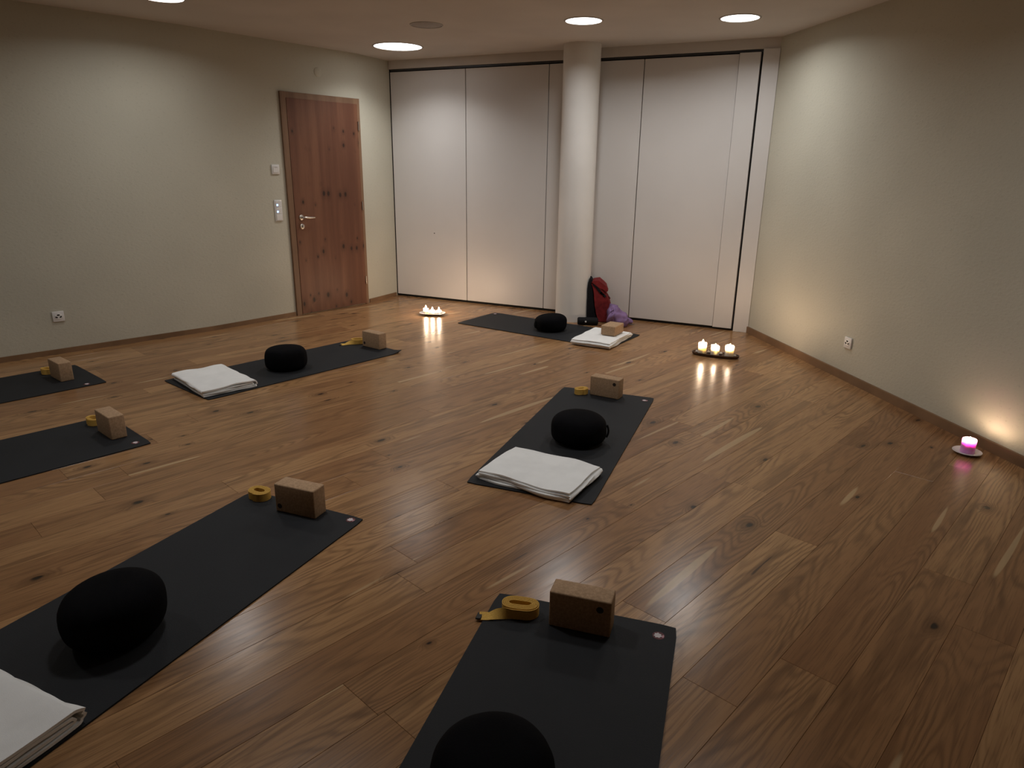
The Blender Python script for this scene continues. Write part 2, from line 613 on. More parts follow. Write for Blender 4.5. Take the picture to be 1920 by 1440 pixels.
# ------------------------------------------------------------------ folding partition (wall_back)
L = (PB - PA).length
pang = math.atan2((PB - PA).y, (PB - PA).x)
part = empty('wall_back', (PA.x, PA.y, 0), pang)
tag(part, 'white folding partition wall of tall flush panels', kind='structure')
kx = L / (PB.x - PA.x)
jx = [(-1.428 + 1.428) * kx + 0.004, (-0.542 + 1.428) * kx, (0.336 + 1.428) * kx, (1.226 + 1.428) * kx, (2.018 + 1.428) * kx]
PT = 2.530
for i in range(4):
    link('panel', box('panel', jx[i] + 0.004, jx[i + 1] - 0.004, 0.0, 0.06, 0.026, PT, 0.0015, 1), 'panel', part)
xe = (2.186 + 1.428) * kx
link('panel', box('end_panel', jx[4] + 0.001, xe - 0.002, -0.022, 0.05, 0.022, PT + 0.006, 0.0015, 1), 'panel', part)
link('end_post', box('end_post', xe + 0.018, L, -0.030, 0.10, 0.0, 2.560, 0.0015, 1), 'panel', part)
link('header', box('header', 0.0, L, -0.018, 0.10, 2.561, CEIL, 0.001, 1), 'header', part)
link('track', box('track', 0.002, xe + 0.016, 0.010, 0.06, 2.540, 2.561), 'track', part)
link('floor_seal', box('floor_seal', 0.002, xe + 0.016, 0.014, 0.05, 0.0, 0.026), 'black_seal', part)
link('backing', box('backing', -0.10, L + 0.05, 0.061, 0.16, -0.02, CEIL + 0.02), 'black_seal', part)
# small lock hole in the first panel
link('lock', lathe('lock', [(0, 0), (0.006, 0), (0.006, 0.004), (0, 0.004)], 12), 'hole', part, (0.55, 0.0, 0.78), (R(90), 0, 0))

# round column
colm = link('column', lathe('column', [(0, 0), (0.178, 0), (0.178, CEIL), (0, CEIL)], 72), 'column', None, (0.628, 7.222, 0))
tag(colm, 'round white column standing in front of the partition', kind='structure')

# ------------------------------------------------------------------ door
DA, DB = Vector((-2.300, 7.205)), Vector((-1.690, 7.960))
dang = math.atan2((DB - DA).y, (DB - DA).x)
DL = (DB - DA).length
door = empty('door_1', (DA.x, DA.y, 0), dang)
tag(door, 'knotty brown wooden door in an oak frame', kind='structure')
FH = 2.205
link('jamb', box('jamb', 0.0, 0.062, -0.030, 0.02, 0, FH, 0.002, 1), 'door_frame', door)
link('jamb', box('jamb', DL - 0.040, DL, -0.022, 0.02, 0, FH, 0.002, 1), 'door_frame', door)
link('lintel', box('lintel', 0.062, DL - 0.040, -0.022, 0.02, FH - 0.058, FH, 0.002, 1), 'door_frame', door)
leaf = link('door_leaf', box('door_leaf', 0.068, DL - 0.034, -0.026, 0.0, 0.008, FH - 0.056, 0.002, 1), 'door_leaf', door)
link('shadow_line', box('shadow_line', 0.0605, 0.0695, -0.020, 0.01, 0, FH - 0.056), 'hole', door)  # dark strip standing in for the shadow line beside the leaf
hx = 0.068 + 0.070
rose = lathe('rosette', [(0, 0), (0.027, 0), (0.027, 0.006), (0.024, 0.008), (0, 0.008)], 28)
link('rosette', rose, 'metal', door, (hx, -0.026, 1.008), (R(90), 0, 0))
kh = link('keyhole_plate', rose, 'metal', door, (hx + 0.002, -0.026, 0.918), (R(90), 0, 0))
link('keyhole', box('keyhole', -0.006, 0.006, -0.013, 0.013, 0, 0.0092, 0.002, 1), 'hole', kh)
pts = [(hx, -0.030, 1.008), (hx, -0.062, 1.008), (hx + 0.006, -0.070, 1.008), (hx + 0.03, -0.073, 1.008), (hx + 0.08, -0.073, 1.004), (hx + 0.135, -0.072, 1.003)]
link('handle', tube('handle', pts, [0.008, 0.008, 0.0095, 0.010, 0.0095, 0.007], 12), 'metal', door)
for z in (1.93, 1.10, 0.275):
    link('hinge', tube('hinge', [(DL - 0.036, -0.034, z - 0.045), (DL - 0.036, -0.034, z + 0.045)], 0.0075, 10), 'metal', door)


def wall_frame(p, q, t):
    """point at parameter t on the wall line p->q and its direction angle"""
    p, q = Vector(p), Vector(q)
    c = p + (q - p) * t
    return c, math.atan2((q - p).y, (q - p).x)


def on_wall(name, p, q, xy, z, label, cat, group=None):
    p, q = Vector(p), Vector(q)
    dd = (q - p).normalized()
    s = (Vector(xy) - p).dot(dd)
    c = p + dd * s
    o = empty(name, (c.x, c.y, z), math.atan2(dd.y, dd.x))
    return tag(o, label, cat, group)


# light switches left of the door
sw = on_wall('thermostat', LEFT[3], LEFT[4], (-2.372, 7.125), 1.480, 'small square white control plate above the light switches', 'thermostat')
link('plate', box('plate', -0.042, 0.042, -0.012, 0.0, -0.045, 0.045, 0.003), 'white', sw)
link('face', box('face', -0.030, 0.030, -0.0155, -0.011, -0.031, 0.031, 0.002, 1), 'white', sw)
link('slot', box('slot', -0.016, 0.016, -0.0165, -0.015, 0.020, 0.023), 'grille', sw)
sw = on_wall('light_switch', LEFT[3], LEFT[4], (-2.376, 7.122), 1.087, 'tall white triple light switch with two glowing blue dots', 'switch')
link('plate', box('plate', -0.042, 0.042, -0.010, 0.0, -0.102, 0.102, 0.003), 'white', sw)
for k, zz in enumerate((0.064, 0.0, -0.064)):
    rk = link('rocker', box('rocker', -0.031, 0.031, -0.0145, -0.009, zz - 0.0305, zz + 0.0305, 0.002, 1), 'white', sw)
    if k < 2:
        link('indicator', box('indicator', -0.020, -0.008, -0.0155, -0.014, zz - 0.016, zz - 0.004), 'led', rk)


def outlet(p, q, xy, z, label):
    o = on_wall('wall_outlet', p, q, xy, z, label, 'outlet', 'wall outlets')
    link('plate', box('plate', -0.042, 0.042, -0.012, 0.0, -0.042, 0.042, 0.003), 'white', o)
    hexv = [(-0.028, 0.012), (0.0, 0.027), (0.028, 0.012), (0.028, -0.012), (0.012, -0.022), (-0.012, -0.022), (-0.028, -0.012)]
    bm = bmesh.new()
    vs_ = [bm.verts.new((x, -0.0125, y)) for x, y in hexv]
    ve = [bm.verts.new((x * .9, -0.0150, y * .9)) for x, y in hexv]
    bm.faces.new(ve)
    for i in range(7):
        bm.faces.new((vs_[i], vs_[(i + 1) % 7], ve[(i + 1) % 7], ve[i]))
    ins = link('insert', finish(bm, 'insert'), 'white', o)
    for cx, cz, ww, hh, a in ((0.0, 0.013, 0.0095, 0.0055, 0), (-0.015, -0.004, 0.0085, 0.005, -0.45), (0.015, -0.004, 0.0085, 0.005, 0.45)):
        me = box('hole', -ww, ww, -0.0008, 0.0006, -hh, hh)
        link('hole', me, 'hole', ins, (cx, -0.0150, cz), (0, -a, 0))
    return o


outlet(LEFT[1], LEFT[2], (-3.698, 5.536), 0.312, 'white wall outlet low on the wall left of the door')
outlet(RW0, RW1, (2.557, 5.122), 0.289, 'white wall outlet low on the wall beside the candles')
jb = on_wall('junction_cover', LEFT[4], LEFT[5], (-2.000, 7.573), 2.418, 'round wall-coloured cover cap above the door', 'cover')
link('cap', lathe('cap', [(0, 0), (0.046, 0), (0.046, 0.003), (0.043, 0.005), (0, 0.005)], 32), 'clay', jb, (0, 0, 0), (R(90), 0, 0))

# ------------------------------------------------------------------ ceiling lamps and speaker


def lamp(x, y, r, dim, label, spread=LAMP_SPREAD):
    o = empty('ceiling_lamp', (x, y, CEIL), 0)
    tag(o, label, 'lamp', 'round recessed ceiling lamps')
    link('trim_ring', lathe('trim_ring', [(r * 1.0, -0.001), (r * 1.0, -0.005), (r * 1.03, -0.006), (r + 0.012, -0.004), (r + 0.016, 0.0), (r, 0.0)], 48), 'trimring', o)
    link('diffuser', lathe('diffuser', [(0, -0.003), (r * .995, -0.003), (r * .995, -0.0005), (0, -0.0005)], 48), 'lamp', o)
    ld = bpy.data.lights.new('lamp_light', 'AREA')
    ld.shape = 'DISK'
    ld.size = r * 2
    ld.color = LAMP_COLOR
    ld.energy = LAMP_RADIANCE * dim * math.pi * (math.pi * r * r)
    ld.spread = R(spread)
    lo = bpy.data.objects.new('lamp_light', ld)
    COL.objects.link(lo)
    lo.parent = o
    lo.location = (0, 0, -0.0045)


lamp(-1.165, 7.470, 0.235, 0.36, 'widest round ceiling lamp, near the door corner', 130.0)
lamp(0.530, 6.095, 0.143, 1.1, 'round ceiling lamp just in front of the column')
lamp(1.714, 5.912, 0.143, 1.0, 'round ceiling lamp nearest the right-hand wall')
lamp(-2.515, 5.480, 0.143, 0.80, 'round ceiling lamp cut off at the top of the photo')
# added lamps, unseen above the frame, to brighten the dark foreground
lamp(-1.150, 3.100, 0.143, 1.10, 'added unseen ceiling lamp above the left-hand mats, lighting the foreground')
lamp(1.150, 3.150, 0.143, 0.92, 'added unseen ceiling lamp above the middle mat, lighting the foreground')
lamp(-3.600, 3.100, 0.143, 0.75, 'added unseen ceiling lamp above the left edge mats, lighting the foreground')
sp = empty('ceiling_speaker', (-0.748, 6.355, CEIL))
tag(sp, 'flat round grey loudspeaker grille flush in the ceiling', 'speaker')
link('grille', lathe('grille', [(0, -0.004), (0.122, -0.004), (0.128, -0.001), (0.128, 0), (0, 0)], 48), 'grille', sp)
link('rim', lathe('rim', [(0.128, -0.001), (0.129, -0.006), (0.137, -0.005), (0.139, 0), (0.128, 0)], 48), 'trimring', sp)

# ------------------------------------------------------------------ yoga mats
MW, ML, MT = 0.66, 1.727, 0.006


def mat_mesh(curl=0.0):
    bm = bmesh.new()
    n, m = 12, 30
    # rounded rectangle made from a grid
    def pt(i, j):
        x = -MW / 2 + MW * i / n
        y = -ML * j / m
        return x, y
    def zc(x, y):
        # a slight lift of the corner next to the emblem
        dx, dy = MW / 2 - x, -y
        s = dx + dy
        return curl * max(0.0, 1 - s / 0.13) ** 2
    top = [[None] * (m + 1) for _ in range(n + 1)]
    bot = [[None] * (m + 1) for _ in range(n + 1)]
    for i in range(n + 1):
        for j in range(m + 1):
            x, y = pt(i, j)
            r = 0.018
            ex, ey = MW / 2 - abs(x), min(-y, ML + y)
            if ex < 1e-6 and ey < 1e-6:
                x -= math.copysign(r * 0.3, x)
                y += -r * 0.3 if y > -ML / 2 else r * 0.3
            zz = zc(x, y)
            top[i][j] = bm.verts.new((x, y, MT + zz))
            bot[i][j] = bm.verts.new((x, y, 0.0003 + zz))
    for i in range(n):
        for j in range(m):
            bm.faces.new((top[i][j], top[i + 1][j], top[i + 1][j + 1], top[i][j + 1]))
            bm.faces.new((bot[i][j], bot[i][j + 1], bot[i + 1][j + 1], bot[i + 1][j]))
    for i in range(n):
        for j in (0, m):
            bm.faces.new((top[i][j], bot[i][j], bot[i + 1][j], top[i + 1][j]))
    for j in range(m):
        for i in (0, n):
            bm.faces.new((top[i][j], bot[i][j], bot[i][j + 1], top[i][j + 1]))
    return finish(bm, 'yoga_mat', True, 40)


mat_flat = mat_mesh(0.0)
mat_curl = mat_mesh(0.022)


def flat_poly(name, pts, z0, z1):
    return prism(name, pts, z0, z1)


disc = flat_poly('emblem', [(0.021 * math.cos(a), 0.021 * math.sin(a)) for a in [k * math.pi / 12 for k in range(24)]], 0, 0.0005)
blobr = [1.0, .78, .92, .70, 1.0, .72, .95, .66, .98, .74, 1.0, .70, .94, .78]
mark = flat_poly('emblem_mark', [(-0.003 + 0.0152 * r * math.cos(2 * math.pi * k / 14), 0.0152 * r * math.sin(2 * math.pi * k / 14)) for k, r in enumerate(blobr)], 0.0005, 0.0009)
cres = flat_poly('emblem_crescent', [(0.0185 * math.cos(a), 0.0185 * math.sin(a)) for a in [R(-15 + 10 * k) for k in range(6)]] +
                 [(0.012 * math.cos(a), 0.012 * math.sin(a)) for a in [R(35 - 10 * k) for k in range(6)]], 0.0005, 0.0009)

MATS = {
    'A': (0.689, 4.700, 1.211, (0.919, 4.526), 'charcoal yoga mat in the middle of the room, nearest the three-candle tray', 0),
    'B': (-0.383, 7.201, 2.546, (-0.193, 7.397), 'charcoal yoga mat at the back, in front of the white partition', 0),
    'C': (-1.199, 5.956, 0.874, (-0.972, 5.711), 'charcoal yoga mat on the far left side, with blanket, cushion and block', 1),
    'D': (-0.963, 2.936, 1.154, (-0.718, 2.795), 'large charcoal yoga mat running to the lower left corner', 0),
    'E': (0.276, 2.152, 1.270, (0.515, 2.008), 'charcoal yoga mat in the foreground, cut off by the lower edge', 0),
    'F': (-2.299, 3.878, 0.842, (-2.146, 3.656), 'charcoal yoga mat at the left edge, the nearer of two', 0),
    'G': (-3.194, 5.008, 0.853, (-3.058, 4.731), 'charcoal yoga mat at the left edge, nearest the wall', 0),
}
for key, (x, y, th, lg, label, curl) in MATS.items():
    o = link('yoga_mat', mat_curl if curl else mat_flat, 'mat', None, (x, y, 0), (0, 0, th - math.pi / 2))
    tag(o, label, 'yoga mat', 'charcoal yoga mats')
    u = Vector((math.cos(th), math.sin(th)))
    v = Vector((u.y, -u.x))
    dl = Vector(lg) - Vector((x, y))
    lx, ly = dl.dot(v), dl.dot(u)
    lx = min(lx, MW / 2 - 0.035)
    ly = min(ly, -0.035)
    e = link('emblem', disc, 'logo_red', o, (lx, ly, MT + 0.0001), (0, 0, R(-12)))
    link('emblem_mark', mark, 'logo_white', e)
    link('emblem_crescent', cres, 'logo_pink', e)

# ------------------------------------------------------------------ cork blocks
BLW, BLD, BLH = 0.216, 0.086, 0.138
blk = finish(box_bm(-BLW / 2, BLW / 2, 0, BLD, 0, BLH, 0.006, 3), 'cork_block', True, 40)
bprint = lathe('block_print', [(0, 0), (0.0125, 0), (0.0125, 0.0004), (0, 0.0004)], 24)


def block(x, y, z, th, label, pr=None, flat=False):
    o = link('cork_block', blk, 'cork', None, (x, y, z), (R(-90) if flat else 0, 0, th))
    if flat:
        o.rotation_euler = (Matrix.Rotation(th, 4, 'Z') @ Matrix.Rotation(R(90), 4, 'X')).to_euler()
    tag(o, label, 'yoga block', 'cork yoga blocks')
    if pr:
        link('block_print', bprint, 'print', o, (pr[0], 0.0, pr[1]), (R(90), 0, 0))
    return o


G = MT + 0.0005
block(0.642, 4.586, G, R(-30.8), 'cork block on the middle mat, beside the three-candle tray', (0.074, 0.104))
block(-1.239, 5.861, G, R(-36.7), 'cork block on the far left mat that holds a cushion', (-0.080, 0.034))
block(-0.981, 2.827, G, R(-21.0), 'cork block on the mat that runs to the lower left corner', (-0.084, 0.030))
block(0.241, 2.023, G, R(-18.0), 'nearest cork block, on the foreground mat', (0.070, 0.103))
block(-2.376, 3.753, G, R(-41.3), 'cork block on the nearer mat at the left edge')
block(-3.345, 4.832, G, R(-39.7), 'cork block on the left edge mat nearest the wall')

# ------------------------------------------------------------------ cushions


def zafu_mesh(rad, h, dome, tilt=(0, 0), seed=0, taper=0.0, e=0.36, ez=0.72):
    prof = []
    n = 26
    for i in range(n + 1):
        t = i / n
        a = -math.pi / 2 + math.pi * t
        # superellipse section
        c, s = math.cos(a), math.sin(a)
        r = rad * (abs(c) ** e)
        z = h * 0.5 * (1 + math.copysign(abs(s) ** ez, s))
        prof.append((r, z))
    prof[0] = (0, 0)
    prof[-1] = (0, h)
    out = []
    for r, z in prof:
        f = r / rad
        zt = z
        if z > h * 0.5:
            zt = z + dome * (1 - f * f) * (z / h)
        out.append((r * (1 - taper * (0.5 - z / h)), zt))

    def warp(p, a):
        q = noise.noise(Vector((p.x * 7 + seed, p.y * 7, p.z * 9))) * 0.006
        f = 1 + q / max(0.05, rad)
        pleat = 1 + 0.004 * math.sin(a * 16) * (4 * (p.z / h) * (1 - p.z / h) if 0 < p.z < h else 0)
        z = p.z
        z += (tilt[0] * p.x + tilt[1] * p.y) * max(0, p.z / h)
        return Vector((p.x * f * pleat, p.y * f * pleat, z))
    return lathe('meditation_cushion', out, 64, True, None, 1, 1, warp)


def zafu(key, x, y, rad, h, label, dome=0.02, tilt=(0, 0), handle=None, taper=0.0, e=0.36, ez=0.72):
    o = link('meditation_cushion', zafu_mesh(rad, h, dome, tilt, ord(key) % 7, taper, e, ez), 'zafu', None, (x, y, G))
    tag(o, label, 'cushion', 'round black meditation cushions')
    if handle is not None:
        a = handle
        p = []
        for k in range(9):
            t = k / 8
            rr = rad + 0.001 + 0.010 * math.sin(math.pi * t)
            p.append((rr * math.cos(a), rr * math.sin(a), h * (0.22 + 0.5 * t)))
        link('carry_handle', tube('carry_handle', p, 0.006, 8), 'zafu_strap', o)
    return o


zafu('A', 0.392, 3.775, 0.163, 0.150, 'round black cushion on the middle mat, with a side handle', 0.022, (0.0, 0.02), R(-8))
zafu('B', 0.372, 6.660, 0.160, 0.140, 'round black cushion in front of the white column', 0.016, (0.06, 0), R(200))
zafu('C', -1.772, 5.215, 0.160, 0.158, 'drum-shaped black cushion beside the far left white blanket', 0.012, (0.0, 0), None, 0.0, 0.22, 0.85)
zafu('D', -1.330, 1.985, 0.160, 0.172, 'large black cushion on the mat that runs to the lower left corner', 0.020, (0.06, 0.02), None, 0.10)
zafu('E', -0.036, 1.345, 0.156, 0.172, 'nearest black cushion, cut off by the lower edge', 0.020, (0, 0), None)

# ------------------------------------------------------------------ folded blankets


def arc(cx, cz, r, a0, a1, n=7):
    return [(cx + r * math.cos(a0 + (a1 - a0) * k / n), cz + r * math.sin(a0 + (a1 - a0) * k / n)) for k in range(n + 1)]


def seg(s0, s1, z, n=14):
    return [(s0 + (s1 - s0) * k / n, z) for k in range(n + 1)]


def path_nested(W, p):
    """fold spine at +s; four layers, the outer pair wraps the inner pair"""
    z = [p * (k + 0.5) for k in range(4)]
    r3 = (z[3] - z[0]) / 2
    r1 = (z[2] - z[1]) / 2
    h = W / 2
    pth = seg(-h + 0.012, h - r3, z[0])
    pth += arc(h - r3, (z[0] + z[3]) / 2, r3, -math.pi / 2, math.pi / 2, 10)[1:]
    pth += seg(h - r3, -h + p, z[3])[1:]
    pth += arc(-h + p, (z[3] + z[2]) / 2, (z[3] - z[2]) / 2, math.pi / 2, math.pi * 1.5, 6)[1:]
    pth += seg(-h + p, h - r3 - 0.012, z[2])[1:]
    pth += arc(h - r3 - 0.012, (z[2] + z[1]) / 2, r1, math.pi / 2, -math.pi / 2, 6)[1:]
    pth += seg(h - r3 - 0.012, -h + 0.02, z[1])[1:]
    return pth


def path_serp(W, p, layers=4, flip=False):
    h = W / 2
    pth = []
    for k in range(layers):
        z = p * (k + 0.5)
        ins = [0.006, 0.0, 0.014, 0.008, 0.0][k % 5]
        a, b = -h + p / 2 + ins, h - p / 2 - ins
        right = (k % 2 == 0)
        s = seg(a, b, z) if right else seg(b, a, z)
        pth += s if not pth else s[0:]
        if k < layers - 1:
            e = b if right else a
            zc = z + p / 2
            ar = arc(e, zc, p / 2, -math.pi / 2, math.pi / 2, 6) if right else arc(e, zc, p / 2, -math.pi / 2, -math.pi * 1.5, 6)
            pth += ar[1:-1]
    if flip:
        pth = [(-s, z) for s, z in pth]
    return pth


def blanket_mesh(path, D, t, H, seed, ny=26, amp=0.006, sag=0.0, hem=1.0):
    pp = [path[0]]
    for q in path[1:]:
        if math.hypot(q[0] - pp[-1][0], q[1] - pp[-1][1]) > 5e-4:
            pp.append(q)
    n = len(pp)
    loop_l, loop_r = [], []
    for i in range(n):
        a = pp[max(0, i - 1)]
        b = pp[min(n - 1, i + 1)]
        dx, dz = b[0] - a[0], b[1] - a[1]
        l = math.hypot(dx, dz)
        nx, nz = -dz / l, dx / l
        lay = pp[i][1] / H
        loop_l.append((pp[i][0] + nx * t / 2, pp[i][1] + nz * t / 2, lay))
        loop_r.append((pp[i][0] - nx * t / 2, pp[i][1] - nz * t / 2, lay))
    sec = loop_l + loop_r[::-1]
    W2 = max(abs(q[0]) for q in sec)
    bm = bmesh.new()
    rows = []
    for j in range(ny + 1):
        # extra rows close to both open ends keep the hems round
        u_ = -1 + 2 * j / ny
        y = D / 2 * (u_ * 0.92 + 0.08 * math.copysign(abs(u_) ** 9, u_))
        v = abs(y) / (D / 2)
        row = []
        for s_, z, lay in sec:
            e = abs(s_) / W2
            # every layer ends at its own place and wanders a little
            edge_s = noise.noise(Vector((y * 5 + seed, lay * 4.0, math.copysign(3, s_)))) * 0.020 * e ** 2
            edge_y = noise.noise(Vector((s_ * 4, lay * 7 + seed, math.copysign(5, y)))) * 0.034 * hem * v ** 3
            n1 = noise.noise(Vector((s_ * 4 + seed * 3.1, y * 5, lay * 0.9)))
            n2 = noise.noise(Vector((s_ * 13 + seed * 7.7, y * 13, lay * 1.5)))
            puff = 1 + 0.16 * (v ** 3) * noise.noise(Vector((s_ * 6 + seed, lay * 9, math.copysign(2, y))))
            zz = z * puff + lay * (amp * n1 + amp * 0.45 * n2) - sag * lay * v ** 3
            zz -= 0.004 * lay * e ** 4
            row.append(bm.verts.new((s_ + math.copysign(edge_s, s_), y + math.copysign(edge_y, y), max(0.0002 + 0.3 * lay * t, zz))))
        rows.append(row)
    m = len(sec)
    for a, b in zip(rows, rows[1:]):
        for k in range(m):
            k2 = (k + 1) % m
            bm.faces.new((a[k], a[k2], b[k2], b[k]))
    for row in (rows[0], rows[-1]):
        for i in range(n - 1):
            try:
                bm.faces.new((row[i], row[i + 1], row[m - 2 - i], row[m - 1 - i]))
            except ValueError:
                pass
    return finish(bm, 'folded_blanket', True, 60)


def blanket(x, y, rz, me, label):
    o = link('folded_blanket', me, 'blanket', None, (x, y, G), (0, 0, rz))
    return tag(o, label, 'blanket', 'folded white blankets')


P4 = 0.0138
# A: long side towards the camera shows the folded layers
blanket(0.150, 3.276, R(-30.5), blanket_mesh(path_serp(0.53, P4, 4, True), 0.37, 0.0086, P4 * 4, 1, 22, 0.007, 0.006), 'folded white blanket on the middle mat, in front of the cushion')
blanket(0.830, 6.255, R(60.6), blanket_mesh(path_serp(0.57, P4, 4), 0.36, 0.0086, P4 * 4, 4, 22, 0.007, 0.004), 'folded white blanket under the cork block at the back')
blanket(-2.170, 4.793, R(-46.0 + 90), blanket_mesh(path_nested(0.385, P4), 0.56, 0.0086, P4 * 4, 2, 26, 0.006, 0.004), 'folded white blanket on the far left mat')
blanket(-1.552, 1.512, R(66.0), blanket_mesh(path_nested(0.42, 0.0150), 0.56, 0.0092, 0.060, 3, 26, 0.008, 0.0, 0.25), 'folded white blanket at the lower left corner of the photo')
block(0.868, 6.330, G + 0.0600, R(60.0), 'cork block lying flat on the white blanket at the back', None, True)

# ------------------------------------------------------------------ straps


def ribbon(name, pts, hdirs, width, t):
    bm = bmesh.new()
    P = [Vector(p) for p in pts]
    n = len(P)
    rows = []
    for i in range(n):
        d = (P[min(i + 1, n - 1)] - P[max(i - 1, 0)]).normalized()
        h = Vector(hdirs[i])
        h = (h - d * h.dot(d)).normalized()
        s = d.cross(h).normalized()
        rows.append([bm.verts.new(P[i] + h * (width / 2) * a + s * (t / 2) * b) for a, b in ((-1, -1), (1, -1), (1, 1), (-1, 1))])
    for a, b in zip(rows, rows[1:]):
        for k in range(4):
            bm.faces.new((a[k], a[(k + 1) % 4], b[(k + 1) % 4], b[k]))
    bm.faces.new(rows[0][::-1])
    bm.faces.new(rows[-1])
    return finish(bm, name, True, 35)


def strap_coil(a_len, r_out, turns, tail=None, seed=0, wd=0.038):
    """oval coil standing on edge; the outer end may run out as a tail"""
    pitch = 0.0046
    pts, hd = [], []
    N = int(turns * 30)
    r_in = max(0.005, r_out - pitch * turns)
    for k in range(N + 1):
        th = 2 * math.pi * turns * (k / N) - 2 * math.pi * (turns % 1)
        r = r_in + (r_out - r_in) * k / N
        c, s = math.cos(th), math.sin(th)
        sh = c / (abs(c) ** 1.0 + 0.25) * 1.25
        x = sh * a_len / 2 + r * c
        y = r * s
        wz = 0.0022 * math.sin(k * 0.21 + seed)
        pts.append((x, y, wd / 2 + 0.002 + max(-0.001, wz)))
        hd.append((0, 0, 1))
    if tail:
        for (x, y, z, hx, hy, hz) in tail:
            pts.append((x, y, z))
            hd.append((hx, hy, hz))
    return pts, hd


def strap(x, y, rz, pts, hd, label, buckle=None):
    o = link('yoga_strap', ribbon('yoga_strap', pts, hd, 0.038, 0.0026), 'strap', None, (x, y, G), (0, 0, rz))
    tag(o, label, 'strap', 'yellow yoga straps')
    if buckle:
        link('buckle', box('buckle', -0.010, 0.010, -0.018, 0.018, 0.0, 0.007, 0.002, 1), 'buckle', o, buckle)
    return o


def tail_left(a_len, r, tip):
    """outer end runs along the near side to the left, then lies over flat"""
    out = []
    n = 16
    x0, y0 = 0.0, -r - 0.001
    for k in range(1, n + 1):
        t = k / n
        x = x0 + (tip[0] - x0) * t
        y = y0 + (tip[1] - y0) * t ** 1.6
        tw = min(1.0, max(0.0, (t - 0.15) / 0.6))
        ang = tw * R(80)
        z = 0.021 * (1 - tw) + 0.0045 * tw + 0.012 * math.sin(math.pi * tw) * 0.5
        out.append((x, y, z, 0, math.sin(ang), math.cos(ang)))
    return out


def coil_clockwise(a_len, r_out, turns, tip, seed=0):
    """coil whose outer wrap comes round the right end and leaves leftwards along the near side"""
    pts, hd = strap_coil(a_len, r_out, turns, None, seed)
    # mirror so that the outer end finishes heading to -x on the near side
    pts = [(x, -y, z) for x, y, z in pts]
    # rotate the parameter: extend from (+x end) down to the near side
    ex = pts[-1]
    pts2, hd2 = [], []
    for k in range(1, 9):
        th = -math.pi / 2 * k / 8
        r = r_out + 0.004 * k / 8
        c, s = math.cos(th), math.sin(th)
        sh = c / (abs(c) + 0.25) * 1.25
        pts2.append((sh * a_len / 2 + r * c, r * s, 0.021))
        hd2.append((0, 0, 1))
    return pts + pts2, hd + hd2


def make_strap(x, y, rz, a_len, r, turns, tip, label, seed=0, buckle=True):
    pts, hd = coil_clockwise(a_len, r, turns, tip, seed)
    if tip:
        for (px, py, pz, hx_, hy_, hz_) in tail_left(a_len, r + 0.004, tip):
            pts.append((px, py, pz))
            hd.append((hx_, hy_, hz_))
    strap(x, y, rz, pts, hd, label, (tip[0], tip[1], 0.0) if (tip and buckle) else None)


make_strap(0.040, 2.128, R(-13), 0.055, 0.040, 6, (-0.135, -0.062), 'yellow strap coil with a loose tail, on the foreground mat', 1)
make_strap(0.490, 4.660, R(20), 0.030, 0.034, 6, None, 'yellow strap coil beside the block on the middle mat', 2)
make_strap(-1.203, 2.996, R(-25), 0.034, 0.040, 6, None, 'yellow strap coil beside the block on the mat running lower left', 3)
make_strap(-1.385, 6.022, R(10), 0.045, 0.040, 4, (-0.150, -0.050), 'yellow strap coil with a dark tail, on the far left mat with a cushion', 4)
make_strap(-2.545, 3.945, R(-30), 0.030, 0.038, 4, None, 'yellow strap coil half hidden by the block on the nearer left edge mat', 5)
make_strap(-3.500, 4.978, R(-30), 0.030, 0.036, 4, None, 'yellow strap coil half hidden by the block on the mat nearest the wall', 6)

# ------------------------------------------------------------------ candles
flame_me = lathe('flame', [(0, 0), (0.0045, 0.003), (0.0068, 0.009), (0.0062, 0.016), (0.0040, 0.024), (0.0016, 0.031), (0, 0.034)], 14)


def candle_mesh(r, h, depth, seed, ragged):
    def warp(p, a):
        q = Vector(p)
        if p.z > h - depth * 0.9:
            q.z += ragged * noise.noise(Vector((math.cos(a) * 2 + seed, math.sin(a) * 2, 0.3))) * min(1.0, (p.z - h + depth) / depth)
        return q
    prof = [(0, 0), (r * .97, 0), (r, 0.003), (r, h * 0.5), (r, h - 0.012), (r * .995, h - 0.004), (r * .95, h), (r * .88, h - 0.002),
            (r * .85, h - depth * .4), (r * .80, h - depth * .8), (r * .70, h - depth), (0, h - depth)]
    return lathe('candle', prof, 36, True, 60, 1, 1, warp)


def candle(x, y, z, r, h, label, group, mat='wax_white', depth=0.014, seed=0, ragged=0.004, fs=1.0):
    o = link('candle', candle_mesh(r, h, depth, seed, ragged), mat, None, (x, y, z))
    tag(o, label, 'candle', group)
    link('wick', tube('wick', [(0, 0, h - depth - 0.001), (0.0006, 0, h - depth + 0.006), (0.001, 0.0005, h - depth + 0.011)], 0.0011, 6), 'wick', o)
    f = link('flame', flame_me, 'flame', o, (0.0008, 0, h - depth + 0.008))
    f.scale = (fs, fs, fs)
    return o


# right: oval dark tray with three ivory candles and pebbles
TA = math.atan2(5.686 - 5.848, 1.932 - 1.570)
TC = Vector((1.750, 5.768))
tr = empty('candle_tray', (TC.x, TC.y, 0.0003), TA)
tag(tr, 'oval dark wooden tray holding three ivory candles', 'tray')


def oval_ring(bm, a, b, z, n=48):
    return [bm.verts.new((a * math.copysign(abs(math.cos(t)) ** 0.8, math.cos(t)), b * math.copysign(abs(math.sin(t)) ** 0.8, math.sin(t)), z)) for t in [2 * math.pi * k / n for k in range(n)]]


